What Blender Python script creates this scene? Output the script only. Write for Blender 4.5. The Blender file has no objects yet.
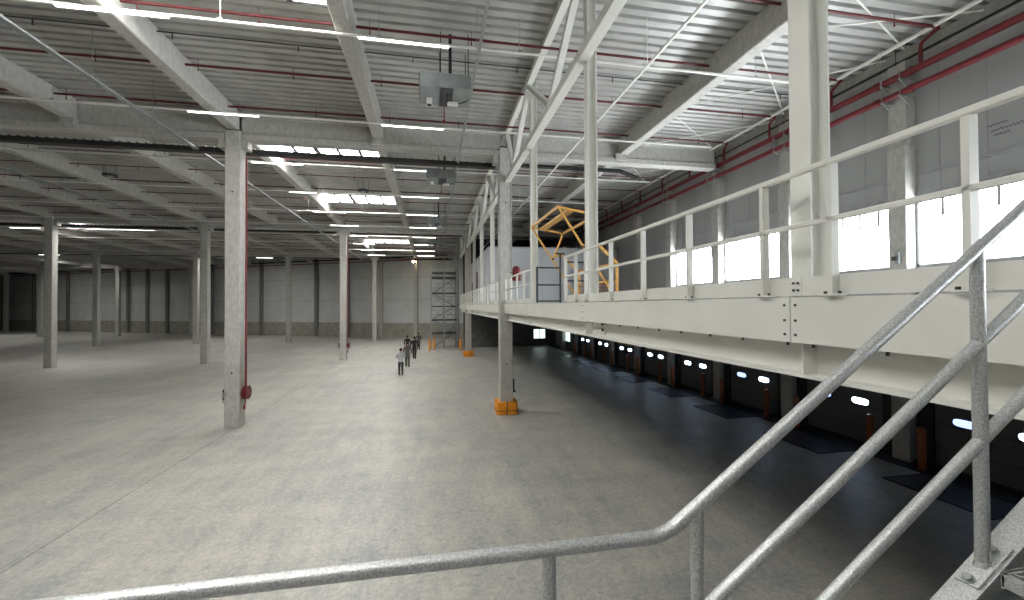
import bpy, bmesh, math, random
from math import sin, cos, pi, sqrt, atan2
from mathutils import Vector, Matrix

random.seed(7)
sc = bpy.context.scene
COL = sc.collection
# world axes: x across the hall (towards the dock wall), y along the hall (away from the camera), z up; metres
U0, SU = -7.26, 10.42          # column grid across
V0, SV = 17.74, 20.21          # column grid along
DECK = 11.86                   # underside of the roof sheeting
WV, WK = 60.5, -0.52           # skewed rear wall: y = WV + WK*x
ORD = ['first', 'second', 'third', 'fourth', 'fifth', 'sixth', 'seventh', 'eighth', 'ninth', 'tenth', 'eleventh', 'twelfth',
       'thirteenth', 'fourteenth', 'fifteenth', 'sixteenth', 'seventeenth', 'eighteenth', 'nineteenth', 'twentieth',
       'twenty-first', 'twenty-second', 'twenty-third', 'twenty-fourth', 'twenty-fifth', 'twenty-sixth', 'twenty-seventh',
       'twenty-eighth', 'twenty-ninth', 'thirtieth']

# ------------------------------------------------------------------ materials
def new_mat(name):
    m = bpy.data.materials.new(name); m.use_nodes = True
    nt = m.node_tree; b = nt.nodes['Principled BSDF']
    return m, nt, b

def noise_mat(name, c1, c2, scale=3.0, rough=0.6, metal=0.0, stretch=(1, 1, 1), detail=5, bump=0.0, spec=0.5, rough2=None, lo=0.35, hi=0.65):
    m, nt, b = new_mat(name)
    tc = nt.nodes.new('ShaderNodeTexCoord'); mp = nt.nodes.new('ShaderNodeMapping'); mp.inputs['Scale'].default_value = stretch
    nz = nt.nodes.new('ShaderNodeTexNoise'); nz.inputs['Scale'].default_value = scale; nz.inputs['Detail'].default_value = detail
    cr = nt.nodes.new('ShaderNodeValToRGB'); cr.color_ramp.elements[0].position = lo; cr.color_ramp.elements[1].position = hi
    cr.color_ramp.elements[0].color = (*c1, 1); cr.color_ramp.elements[1].color = (*c2, 1)
    nt.links.new(tc.outputs['Object'], mp.inputs['Vector']); nt.links.new(mp.outputs[0], nz.inputs['Vector'])
    nt.links.new(nz.outputs['Fac'], cr.inputs[0]); nt.links.new(cr.outputs[0], b.inputs['Base Color'])
    b.inputs['Roughness'].default_value = rough; b.inputs['Metallic'].default_value = metal
    b.inputs['Specular IOR Level'].default_value = spec
    if rough2 is not None:
        mr = nt.nodes.new('ShaderNodeMapRange'); mr.inputs['To Min'].default_value = rough; mr.inputs['To Max'].default_value = rough2
        nt.links.new(nz.outputs['Fac'], mr.inputs['Value']); nt.links.new(mr.outputs[0], b.inputs['Roughness'])
    if bump:
        bp = nt.nodes.new('ShaderNodeBump'); bp.inputs['Strength'].default_value = bump; bp.inputs['Distance'].default_value = 0.02
        nt.links.new(nz.outputs['Fac'], bp.inputs['Height']); nt.links.new(bp.outputs[0], b.inputs['Normal'])
    return m

def flat(name, c, rough=0.5, metal=0.0, spec=0.5):
    return noise_mat(name, tuple(x * 0.93 for x in c), tuple(min(1, x * 1.05) for x in c), 6, rough, metal, spec=spec)

def emit(name, c, s):
    m, nt, b = new_mat(name)
    b.inputs['Base Color'].default_value = (*[x * .8 for x in c], 1)
    b.inputs['Emission Color'].default_value = (*c, 1); b.inputs['Emission Strength'].default_value = s
    return m

def floor_mat():
    m, nt, b = new_mat('power_floated_concrete')
    N, L = nt.nodes.new, nt.links.new
    tc = N('ShaderNodeTexCoord')
    def noise(scale, stretch, det, rot=0.0):
        mp = N('ShaderNodeMapping'); mp.inputs['Scale'].default_value = stretch; mp.inputs['Rotation'].default_value = (0, 0, rot)
        L(tc.outputs['Object'], mp.inputs['Vector'])
        n = N('ShaderNodeTexNoise'); n.inputs['Scale'].default_value = scale; n.inputs['Detail'].default_value = det; n.inputs['Roughness'].default_value = .65
        L(mp.outputs[0], n.inputs['Vector']); return n.outputs['Fac']
    a = noise(0.28, (1, 1, 1), 6); s = noise(.8, (1.4, .22, 1), 6, -.12); f = noise(9, (1, 1, 1), 8)
    st = noise(.9, (.25, 1.5, 1), 4, .15)
    def mix(x, y, k):
        q = N('ShaderNodeMix'); q.data_type = 'FLOAT'; q.inputs[0].default_value = k; L(x, q.inputs[2]); L(y, q.inputs[3]); return q.outputs[0]
    g = noise(2.2, (1.2, .45, 1), 8, -.3); h = noise(22, (1, .6, 1), 7, -.1)
    v = mix(mix(mix(mix(a, s, .45), st, .22), g, .26), mix(f, h, .5), .42)
    cr = N('ShaderNodeValToRGB'); e = cr.color_ramp.elements
    e[0].position = .425; e[0].color = (.255, .265, .272, 1); e[1].position = .575; e[1].color = (.56, .53, .46, 1)
    q = cr.color_ramp.elements.new(.5); q.color = (.405, .398, .368, 1)
    L(v, cr.inputs[0])
    # saw-cut joints on the column grid
    sep = N('ShaderNodeSeparateXYZ'); L(tc.outputs['Object'], sep.inputs[0])
    def joint(sock, off, per, w):
        x = N('ShaderNodeMath'); x.operation = 'ADD'; L(sock, x.inputs[0]); x.inputs[1].default_value = -off + per * 40.5
        y = N('ShaderNodeMath'); y.operation = 'MODULO'; L(x.outputs[0], y.inputs[0]); y.inputs[1].default_value = per
        z = N('ShaderNodeMath'); z.operation = 'SUBTRACT'; L(y.outputs[0], z.inputs[0]); z.inputs[1].default_value = per / 2
        k = N('ShaderNodeMath'); k.operation = 'ABSOLUTE'; L(z.outputs[0], k.inputs[0])
        c = N('ShaderNodeMath'); c.operation = 'LESS_THAN'; L(k.outputs[0], c.inputs[0]); c.inputs[1].default_value = w
        return c.outputs[0]
    j1 = joint(sep.outputs[0], -7.19, 62.0, .011)
    mm = N('ShaderNodeMix'); mm.data_type = 'RGBA'; L(j1, mm.inputs[0]); L(cr.outputs[0], mm.inputs[6]); mm.inputs[7].default_value = (.13, .11, .085, 1)
    L(mm.outputs[2], b.inputs['Base Color'])
    mr = N('ShaderNodeMapRange'); mr.inputs['From Min'].default_value = .25; mr.inputs['From Max'].default_value = .70; mr.inputs['To Min'].default_value = .26; mr.inputs['To Max'].default_value = .56; L(v, mr.inputs[0]); L(mr.outputs[0], b.inputs['Roughness'])
    b.inputs['Specular IOR Level'].default_value = .45
    bp = N('ShaderNodeBump'); bp.inputs['Strength'].default_value = .12; bp.inputs['Distance'].default_value = .01; L(f, bp.inputs['Height']); L(bp.outputs[0], b.inputs['Normal'])
    return m

M = {
 'floor': floor_mat(),
 'concrete': noise_mat('precast_concrete', (.38, .375, .35), (.50, .49, .46), 9, .8, stretch=(1, 1, .5), detail=9, bump=.2, lo=.3, hi=.7),
 'deck': noise_mat('roof_sheeting', (.41, .41, .39), (.50, .50, .48), 1.2, .38, .25, detail=3),
 'white': noise_mat('cream_painted_steel', (.73, .728, .68), (.78, .778, .73), 2.0, .42),
 'galv': noise_mat('galvanised_steel', (.46, .47, .475), (.72, .73, .725), 170, .32, .75, detail=8, bump=.2, rough2=.50, lo=.38, hi=.62),
 'galv_dull': noise_mat('weathered_galvanised_steel', (.26, .28, .28), (.40, .42, .415), 30, .5, .3, detail=6),
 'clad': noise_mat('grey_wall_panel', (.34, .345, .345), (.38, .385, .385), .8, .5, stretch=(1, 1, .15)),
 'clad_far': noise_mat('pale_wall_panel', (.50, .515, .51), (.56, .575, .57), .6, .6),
 'plinth': noise_mat('plinth_concrete', (.27, .26, .22), (.36, .345, .30), 1.5, .85, detail=6),
 'red': noise_mat('red_painted_pipe', (.13, .006, .010), (.19, .009, .015), 8, .42),
 'red_dark': noise_mat('red_sprinkler_pipe', (.085, .007, .009), (.12, .010, .012), 8, .5),
 'black': flat('black_plastic', (.012, .012, .013), .5),
 'dark': noise_mat('dark_steel', (.03, .032, .036), (.05, .052, .056), 6, .45, .3),
 'lever': noise_mat('dock_plate_steel', (.06, .07, .085), (.11, .125, .15), 5, .30, .5),
 'void': noise_mat('black_partition', (.010, .010, .011), (.018, .018, .019), 2, .7),
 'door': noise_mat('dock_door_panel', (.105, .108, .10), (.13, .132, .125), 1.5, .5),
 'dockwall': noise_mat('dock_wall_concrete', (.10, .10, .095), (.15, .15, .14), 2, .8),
 'yellow': noise_mat('yellow_painted_steel', (.66, .35, .075), (.74, .42, .10), 8, .4),
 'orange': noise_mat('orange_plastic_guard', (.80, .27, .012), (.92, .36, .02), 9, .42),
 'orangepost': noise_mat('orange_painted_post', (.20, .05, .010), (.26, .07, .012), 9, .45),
 'office': noise_mat('white_office_panel', (.49, .50, .52), (.54, .55, .57), .8, .5, stretch=(1, 1, .2)),
 'alu': noise_mat('window_frame_aluminium', (.34, .35, .36), (.42, .43, .44), 5, .4, .3),
 'heater': noise_mat('heater_sheet_metal', (.25, .275, .275), (.31, .335, .335), 3, .5, .2),
 'heater_dark': flat('heater_intake', (.06, .065, .07), .5, .3),
 'sky': emit('skylight_daylight', (1.0, .985, .95), 14.0),
 'win': emit('window_daylight', (.90, .95, 1.0), 11.0),
 'doorwin': emit('door_window_daylight', (.55, .72, 1.0), 7.0),
 'doorwin2': emit('door_window_blue_daylight', (.38, .50, 1.0), 1.1),
 'endwin': emit('end_window_daylight', (.80, 1.0, .95), .75),
 'led': emit('led_tube', (1.0, 1.0, .93), 5.0),
 'warm': emit('warm_flood_lamp', (1.0, .72, .42), 60.0),
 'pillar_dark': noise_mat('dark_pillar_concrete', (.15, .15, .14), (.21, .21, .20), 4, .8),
 'bolt': flat('bolt_steel', (.05, .05, .045), .5, .4),
 'skin': flat('skin', (.42, .24, .17), .6),
 'hair': flat('dark_hair', (.015, .012, .010), .7),
 'shirt': flat('light_grey_shirt', (.42, .43, .44), .9),
 'coat': flat('grey_brown_coat', (.10, .092, .082), .9),
 'blackcloth': flat('black_cloth', (.012, .012, .014), .9),
 'whitecloth': flat('white_cloth', (.62, .63, .66), .9),
 'trouser': flat('dark_grey_trousers', (.035, .037, .036), .9),
 'shoe': flat('dark_shoes', (.02, .018, .016), .6),
 'ink': flat('black_marker_ink', (.06, .06, .06), .8),
}

# ------------------------------------------------------------------ mesh helpers
class MB:
    def __init__(s): s.v = []; s.f = []; s.sm = []
    def add(s, vs, fs, smooth=False):
        o = len(s.v); s.v += [tuple(p) for p in vs]; s.f += [tuple(i + o for i in f) for f in fs]; s.sm += [smooth] * len(fs); return s
    def box(s, a, b):
        x0, y0, z0 = a; x1, y1, z1 = b
        s.add([(x0, y0, z0), (x1, y0, z0), (x1, y1, z0), (x0, y1, z0), (x0, y0, z1), (x1, y0, z1), (x1, y1, z1), (x0, y1, z1)],
              [(0, 3, 2, 1), (4, 5, 6, 7), (0, 1, 5, 4), (1, 2, 6, 5), (2, 3, 7, 6), (3, 0, 4, 7)]); return s
    def cbox(s, c, d): return s.box([c[i] - d[i] / 2 for i in range(3)], [c[i] + d[i] / 2 for i in range(3)])
    def bar(s, p, q, w, h, up=(0, 0, 1)):
        """a square-section member from p to q; w across, h along 'up'"""
        p, q = Vector(p), Vector(q); d = (q - p).normalized(); up = Vector(up)
        if abs(d.dot(up)) > .99: up = Vector((0, 1, 0))
        a = d.cross(up).normalized() * w / 2; b = a.cross(d).normalized() * h / 2
        vs = [p - a - b, p + a - b, p + a + b, p - a + b, q - a - b, q + a - b, q + a + b, q - a + b]
        s.add(vs, [(0, 3, 2, 1), (4, 5, 6, 7), (0, 1, 5, 4), (1, 2, 6, 5), (2, 3, 7, 6), (3, 0, 4, 7)]); return s
    def tube(s, pts, r, n=12, cap=True):
        pts = [Vector(p) for p in pts]; rings = []; ref = None
        for i, p in enumerate(pts):
            if i == 0: d = pts[1] - p
            elif i == len(pts) - 1: d = p - pts[i - 1]
            else: d = (pts[i + 1] - p).normalized() + (p - pts[i - 1]).normalized()
            d.normalize()
            if ref is None:
                ref = Vector((0, 0, 1)) if abs(d.z) < .9 else Vector((0, 1, 0))
            a = d.cross(ref).normalized(); b = a.cross(d).normalized(); ref = b
            if i in (0, len(pts) - 1): k = 1
            else: k = 1 / max(.5, cos((pts[i + 1] - p).angle(p - pts[i - 1]) / 2))
            rr = r[i] if isinstance(r, (list, tuple)) else r
            rings.append([p + a * cos(2 * pi * j / n) * rr * (k if k < 1.05 else 1) + b * sin(2 * pi * j / n) * rr * (k if k < 1.05 else 1) for j in range(n)])
        vs = [v for rg in rings for v in rg]; fs = []
        for i in range(len(rings) - 1):
            for j in range(n):
                fs.append((i * n + j, i * n + (j + 1) % n, (i + 1) * n + (j + 1) % n, (i + 1) * n + j))
        s.add(vs, fs, True)
        if cap: s.add(rings[0], [tuple(range(n))]); s.add(rings[-1], [tuple(reversed(range(n)))])
        return s
    def prism(s, prof, x0, x1, axis='x'):
        """profile of (y,z) or (x,z) points swept along an axis"""
        n = len(prof)
        if axis == 'x': vs = [(x0, a, b) for a, b in prof] + [(x1, a, b) for a, b in prof]
        elif axis == 'y': vs = [(a, x0, b) for a, b in prof] + [(a, x1, b) for a, b in prof]
        else: vs = [(a, b, x0) for a, b in prof] + [(a, b, x1) for a, b in prof]
        s.add(vs, [(i, (i + 1) % n, n + (i + 1) % n, n + i) for i in range(n)] + [tuple(reversed(range(n))), tuple(range(n, 2 * n))]); return s
    def mesh(s, name):
        me = bpy.data.meshes.new(name); me.from_pydata(s.v, [], s.f); me.polygons.foreach_set('use_smooth', s.sm)
        bm = bmesh.new(); bm.from_mesh(me); bmesh.ops.recalc_face_normals(bm, faces=bm.faces); bm.to_mesh(me); bm.free(); return me
    def build(s, name, mat, parent=None, bevel=0):
        me = s.mesh(name); me.materials.append(M[mat] if isinstance(mat, str) else mat)
        o = bpy.data.objects.new(name, me); COL.objects.link(o); o.parent = parent
        if bevel:
            md = o.modifiers.new('edge', 'BEVEL'); md.width = bevel; md.segments = 2; md.limit_method = 'ANGLE'
        return o

def mk(mb, name, mat):
    me = mb.mesh(name); me.materials.append(M[mat]); return me
def put(name, me, parent, loc=(0, 0, 0)):
    o = bpy.data.objects.new(name, me); COL.objects.link(o); o.parent = parent; o.location = loc; return o
def tag(o, label=None, cat=None, group=None, kind=None):
    if label: o['label'] = label
    if cat: o['category'] = cat
    if group: o['group'] = group
    if kind: o['kind'] = kind
    return o
def thing(name, label, cat, loc=(0, 0, 0), rz=0, group=None):
    o = bpy.data.objects.new(name, None); COL.objects.link(o); o.location = loc; o.rotation_euler = (0, 0, rz)
    o.empty_display_size = .2
    return tag(o, label, cat, group)
def struct(o): o['kind'] = 'structure'; return o
def dup(root, loc, rz=None, label=None, group=None):
    def cp(o, par):
        c = o.copy(); COL.objects.link(c); c.parent = par
        for ch in list(o.children): cp(ch, c)
        return c
    r = cp(root, None); r.location = loc
    if rz is not None: r.rotation_euler = (0, 0, rz)
    if label: r['label'] = label
    if group: r['group'] = group
    return r
def cyl(c, r, h, n=16, axis='z'):
    m = MB(); c = Vector(c); d = {'x': Vector((1, 0, 0)), 'y': Vector((0, 1, 0)), 'z': Vector((0, 0, 1))}[axis] * h / 2
    return m.tube([c - d, c + d], r, n)

# ------------------------------------------------------------------ the shell
FL = MB().box((-112, -8, -.3), (13.7, 125, 0)).build('floor', 'floor'); struct(FL)
# roof sheeting: trapezoidal ribs running across the hall
def deck():
    m = MB(); per, d = .335, .11; prof = []; v = -8.0
    while v < 122:
        prof += [(v, DECK), (v + .205, DECK), (v + .225, DECK + d), (v + .315, DECK + d)]; v += per
    xs = [-112, 14.2]; n = len(prof)
    m.add([(x, a, b) for x in xs for a, b in prof], [(i, i + 1, n + i + 1, n + i) for i in range(n - 1)])
    o = m.build('ceiling', 'deck'); struct(o)
    MB().box((-112, -8, DECK + .14), (14.2, 125, DECK + .3)).build('roof_board', 'deck', o)
deck()
# right (dock) wall: cladding split round the windows; windows fill the bays between wall columns
WCOL = [9.98 + 4.02 * k for k in range(-4, 10)]          # wall column centres along the dock wall
WIN = [(WCOL[i] + .26, WCOL[i + 1] - .26) for i in range(0, 7)]
w = MB()
w.box((13.62, -8, 7.55), (13.9, 60, 12.2)); w.box((13.62, -8, 4.4), (13.9, 60, 5.48)); w.box((13.62, WIN[-1][1], 5.48), (13.9, 60, 7.55))
w.box((13.62, -8, 5.48), (13.9, WIN[0][0], 7.55))
for i in range(len(WIN) - 1): w.box((13.62, WIN[i][1], 5.48), (13.9, WIN[i + 1][0], 7.55))
wr = w.build('wall_right', 'clad'); struct(wr)
s_ = MB()
v = -7.0
while v < 46: s_.box((13.612, v, 7.6), (13.625, v + .008, 11.8)); v += 1.01
s_.build('panel_seams', 'galv_dull', wr)
MB().box((13.58, -8, 8.13), (13.64, 46, 8.18)).box((13.58, -8, 7.58), (13.64, 46, 7.66)).build('panel_ledge', 'alu', wr)
MB().box((13.50, -8, 11.45), (13.64, 46, 11.86)).build('eaves_band', 'concrete', wr)
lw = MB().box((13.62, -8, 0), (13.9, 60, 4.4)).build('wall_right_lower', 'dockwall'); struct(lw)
for i, (a, b) in enumerate(WIN):
    f = MB()
    for z0, z1 in ((5.44, 5.60), (7.50, 7.57)): f.box((13.56, a, z0), (13.70, b, z1))
    for y0 in (a, b - .06): f.box((13.56, y0, 5.53), (13.70, y0 + .06, 7.5))
    fr = f.build('window_%d' % (i + 1), 'alu'); struct(fr)
    MB().box((13.66, a + .06, 5.60), (13.69, b - .06, 7.5)).build('pane', 'win', fr)
    for k in range(1, 6): MB().box((13.635, a + (b - a) * k / 6 - .035, 7.5 - .62), (13.655, a + (b - a) * k / 6 + .035, 7.5)).build('muntin', 'alu', fr)
    MB().box((13.52, a, 5.38), (13.64, b, 5.44)).build('window_sill', 'alu', fr)
# rear wall, skewed to the grid
def wl(x): return WV + WK * x
nx, ny = -WK / sqrt(1 + WK * WK), 1 / sqrt(1 + WK * WK)      # unit normal pointing away from the hall
def wallstrip(x0, x1, z0, z1, t0, t1):
    m = MB()
    m.prism([(x0 + nx * t0, wl(x0) + ny * t0), (x1 + nx * t0, wl(x1) + ny * t0), (x1 + nx * t1, wl(x1) + ny * t1), (x0 + nx * t1, wl(x0) + ny * t1)], z0, z1, 'z'); return m
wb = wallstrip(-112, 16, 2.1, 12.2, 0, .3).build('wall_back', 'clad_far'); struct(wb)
jt = MB()
for z in (5.38, 8.6):
    q = wallstrip(-112, 16, z, z + .05, -.02, .01); jt.add(q.v, q.f)
jt.build('panel_seam', 'plinth', wb)
wallstrip(-112, 16, 0, 2.1, -.06, .3).build('plinth', 'plinth', wb)
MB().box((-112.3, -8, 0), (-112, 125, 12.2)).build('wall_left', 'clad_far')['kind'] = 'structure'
MB().box((-112, -8.3, 0), (14, -8, 12.2)).build('wall_front', 'clad')['kind'] = 'structure'
# partition across the dock side, black above the mezzanine
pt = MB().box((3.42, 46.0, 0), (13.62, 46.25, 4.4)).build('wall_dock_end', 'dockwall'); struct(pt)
MB().box((3.42, 46.0, 4.4), (13.62, 46.25, 11.86)).build('upper_partition', 'void', pt)
ew = MB()
for a, b in (((11.1, 45.9, .78), (12.5, 46.0, .84)), ((11.1, 45.9, 1.84), (12.5, 46.0, 1.9)), ((11.1, 45.9, .84), (11.16, 46.0, 1.84)), ((12.44, 45.9, .84), (12.5, 46.0, 1.84)), ((11.77, 45.9, .84), (11.83, 46.0, 1.84))): ew.box(a, b)
ew = ew.build('window_8', 'alu'); struct(ew)
MB().box((11.16, 45.95, .84), (12.44, 45.98, 1.84)).build('pane', 'endwin', ew)

ew = MB().box((13.5, 40.6, .80), (13.6, 42.2, .86)).box((13.5, 40.6, 1.84), (13.6, 42.2, 1.9)).box((13.5, 41.37, .86), (13.6, 41.43, 1.84)).build('window_0', 'alu'); struct(ew)
MB().box((13.55, 40.66, .86), (13.58, 42.14, 1.84)).build('pane', 'endwin', ew)
# ------------------------------------------------------------------ skylights, with some added out of sight
SKY = [(-8.1, -2.3, -1.5), (-8.1, -2.3, 8.72), (-8.1, -2.3, 20.15), (-8.1, -2.3, 29.3), (-8.1, -2.3, 39.2), (-8.1, -2.3, 48.6), (-28.9, -23.1, 4.0), (-32.2, -30.6, 44.3, 3.2), (-53.0, -50.6, 72, 3.5), (-28.9, -23.1, 38.5), (-28.9, -23.1, 59.4), (-70, -64, 79.6)]  # last three are unseen, added to brighten the far left of the hall
for i, (a, b, y, *ln) in enumerate(SKY):
    Ly = ln[0] if ln else 2.1
    z = DECK - .03; f = MB()
    f.box((a - .08, y - .08, z - .06), (b + .08, y, z + .02)); f.box((a - .08, y + Ly, z - .06), (b + .08, y + Ly + .08, z + .02))
    f.box((a - .08, y, z - .06), (a, y + Ly, z + .02)); f.box((b, y, z - .06), (b + .08, y + Ly, z + .02))
    fr = f.build('window_%d' % (i + 9), 'alu'); struct(fr)
    MB().box((a, y, z - .01), (b, y + Ly, z)).build('pane', 'sky', fr)
    g = MB()
    for k in range(1, 6): t = .13 if k != 3 else .22; xx = a + (b - a) * k / 6; g.box((xx - t / 2, y, z - .10), (xx + t / 2, y + Ly, z - .011))
    g.build('glazing_bar', 'dark', fr)

# ------------------------------------------------------------------ columns, girders, beams
def side_name(i):
    return 'under the white truss line' if i == 1 else '%s line left of the white truss' % ORD[-i]
def visible(x, y, pad=2.5):
    return x > -.87 * y - pad - .03 * y
CW = .52
def column_mesh(h):
    c = .02; k = CW / 2; p = [(-k + c, -k), (k - c, -k), (k, -k + c), (k, k - c), (k - c, k), (-k + c, k), (-k, k - c), (-k, -k + c)]
    return MB().prism(p, 0, h, 'z')
col0 = None
col_list = []
for j in range(-1, 5):
    for i in range(1, -10, -1):
        x, y = U0 + SU * i, V0 + SV * j
        if y > wl(x) - 1.0: continue
        if j == -1 and i not in (1, 0): continue
        if j >= 0 and not visible(x, y): continue
        col_list.append((i, j, x, y))
rowname = lambda j: '%s row from the camera' % ORD[j] if j >= 0 else 'row behind the camera'
for i, j, x, y in col_list:
    if i == 1 and j == 0: x -= .08
    if i == 1 and j == 1: x += .08
    if j == -1: continue   # the row behind the camera shows nothing
    t = thing('concrete_column', 'square grey concrete column, %s, %s' % (rowname(j), side_name(i)), 'column', (x, y, 0), 0, 'concrete columns on a regular grid'); t['kind'] = 'thing'
    me = bpy.data.meshes.get('column_shaft_mesh')
    if not me:
        b = column_mesh(11.1); me = b.mesh('column_shaft_mesh'); me.materials.append(M['concrete'])
        cb = MB()
        cb.box((-.12, -.2, 10.45), (.12, .2, 10.777))
        cm = cb.mesh('corbel_mesh'); cm.materials.append(M['concrete'])
        hm = MB()
        q = cyl((0, -.262, 0), .035, .01, 10, 'y'); hm.add(q.v, q.f)
        hm = hm.mesh('cast_socket_mesh'); hm.materials.append(M['black'])
        gap = MB().box((-.17, -.19, 11.1), (.17, .19, 11.2)).mesh('bearing_pad_mesh'); gap.materials.append(M['black'])
    dz = min(.42, .13 * max(0, -i)) if j == 1 else 0.0
    for nm, mm, lc in (('shaft', me, (0, 0, 0)), ('corbel', cm, (-.38, 0, dz)), ('corbel', cm, (.38, 0, dz)), ('cast_socket', hm, (0, 0, 2.05)), ('cast_socket', hm, (0, 0, 8.8)), ('bearing_pad', gap, (0, 0, dz))):
        o = put(nm, mm, t, lc)
        if nm == 'shaft': o.scale = (1, 1, (11.1 + dz) / 11.1)

# girders across the hall on every column row
def girder(x0, x1, y, label, dz=0.0):
    g = thing('concrete_girder', label, 'girder', ((x0 + x1) / 2, y, 10.78 + dz), 0, 'concrete girders across the hall'); g['kind'] = 'thing'
    L = (x1 - x0) / 2
    prof = [(-.25, 0), (.25, 0), (.25, .20), (.14, .26), (.14, .84 - dz), (.22, .88 - dz), (.22, 1.06 - dz), (-.22, 1.06 - dz), (-.22, .88 - dz), (-.14, .84 - dz), (-.14, .26), (-.25, .20)]
    MB().prism(prof, -L, L, 'x').build('girder_body', 'concrete', g)
    if L > 3: MB().box((-.22, -.36, .08), (.22, -.12, .36)).build('seat_block', 'concrete', g)
    return g
for j in range(0, 5):
    for i in range(1, -9, -1):
        xr = U0 + SU * i - .27; xl = xr - SU + .54; y = V0 + SV * j
        if y > wl(xr) - 1: continue
        if not visible(xr, y, 0): continue
        if xl < -100: continue
        if y > wl(xl) - .5: xl = max(xl, (WV - y) / -WK + 1)
        girder(xl, xr, y, 'concrete girder, %s row away, %s span left of the white truss' % (ORD[j], ORD[1 - i]), min(.42, .13 * max(0, .5 - i)) if j == 1 else 0.0)
girder(3.45, 12.95, V0, 'concrete girder above the mezzanine between truss and dock wall, first row')
girder(3.45, 12.95, V0 + SV, 'concrete girder above the mezzanine between truss and dock wall, second row')

# long roof beams
def rbeam(x, y0, y1, label, zb=11.14):
    b = thing('roof_beam', label, 'beam', (x, (y0 + y1) / 2, zb), 0, 'concrete roof beams along the hall'); b['kind'] = 'thing'
    L = (y1 - y0) / 2; h = DECK - zb - .003
    prof = [(-.17, 0), (.17, 0), (.20, .03), (.20, h), (-.20, h), (-.20, .03)]
    MB().prism(prof, -L, L, 'y').build('beam_body', 'concrete', b)
    return b
baynm = ['bay nearest the camera', 'second bay away', 'third bay away', 'fourth bay away', 'fifth bay away']
for j in range(-1, 4):
    y0 = V0 + SV * j + .18; y1 = y0 + SV - .36
    for k in range(1, 18):
        x = 3.16 - 5.21 * k
        if not visible(x, y1, 2.5 if j >= 0 else -1): continue
        if y0 > wl(x) - 3: continue
        rbeam(x, y0, min(y1, wl(x) - 1.45), 'concrete roof beam, %s, %s left of the white truss' % (baynm[j + 1], ORD[k - 1]), 11.14 + (min(.22, .05 * max(0, k - 3)) if j == 0 else 0))
for j in range(-1, 2):
    y0 = V0 + SV * j + .18; y1 = y0 + SV - .36
    rbeam(8.37, y0, min(y1, 45.9), 'concrete roof beam over the mezzanine, %s' % baynm[j + 1], 11.12)

# ------------------------------------------------------------------ ceiling services
# red sprinkler pipes across the hall
kk = 0; y = 5.99
while y < 92:
    x1 = 12.78 if y < 46 else 2.9
    y_grid = y
    for q in range(5):
        if abs(y - (V0 + SV * q)) < .42: y = V0 + SV * q + (.5 if y > V0 + SV * q else -.5)
    if 45.5 < y < 46.6: y = 45.4
    x0 = max(-.87 * y - 4, (WV - y) / -WK * 1.0 + .6 if y > WV else -200)
    if wl(x1) < y: x1 = (y - WV) / WK - .5
    if x1 - x0 > 2:
        t = thing('sprinkler_pipe', 'thin red sprinkler pipe across the ceiling, %s pipe from the camera' % (ORD[kk] if kk < len(ORD) else 'farthest'), 'pipe', (x1, y, 11.62), 0, 'red sprinkler pipes under the roof sheeting')
        MB().tube([(0, 0, 0), (x0 - x1, 0, 0)], .036 if y < 18 else .026, 8).build('pipe_run', 'red_dark', t)
        hd = bpy.data.meshes.get('sprinkler_head_mesh')
        if not hd:
            q = MB().tube([(0, 0, -.03), (0, 0, -.13)], .013, 6); q.tube([(0, 0, -.13), (0, 0, -.15)], .024, 6); q.tube([(0, 0, .03), (0, 0, .2)], .007, 5)
            hd = q.mesh('sprinkler_head_mesh'); hd.materials.append(M['red_dark'])
        if y < 40:
            x = -1.3
            while x > x0 - x1:
                o = bpy.data.objects.new('sprinkler_head', hd); COL.objects.link(o); o.parent = t; o.location = (x, 0, 0); x -= 2.6
        if x1 > 12:
            MB().tube([(0, 0, 0), (.12, .02, 0), (.40, .58, 0), (.44, .64, -.03), (.44, .65, -.10), (.44, .65, -.67)], .045, 10).build('riser', 'red', t)
    y = y_grid + 2.66; kk += 1
# thin dark conduits
for k, y in enumerate([12.65, 22.9, 28.0, 33.2, 43.4]):
    x1 = 13.1 if y < 46 else 2.6
    t = thing('cable_conduit', 'thin dark conduit line across the ceiling, %s from the camera' % ORD[k], 'conduit', (x1, y, 11.76), 0, 'dark conduits')
    L = x1 + min(.87 * y + 4, 60)
    MB().box((-L, -.013, -.013), (0, .013, .013)).build('conduit_run', 'dark', t)
    me = bpy.data.meshes.get('clip_mesh') or mk(MB().box((-.012, -.015, -.17), (.012, .015, 0)), 'clip_mesh', 'dark')
    x = 1.2
    while x < L: put('clip', me, t, (-x, 0, 0)); x += 3.1
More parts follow.
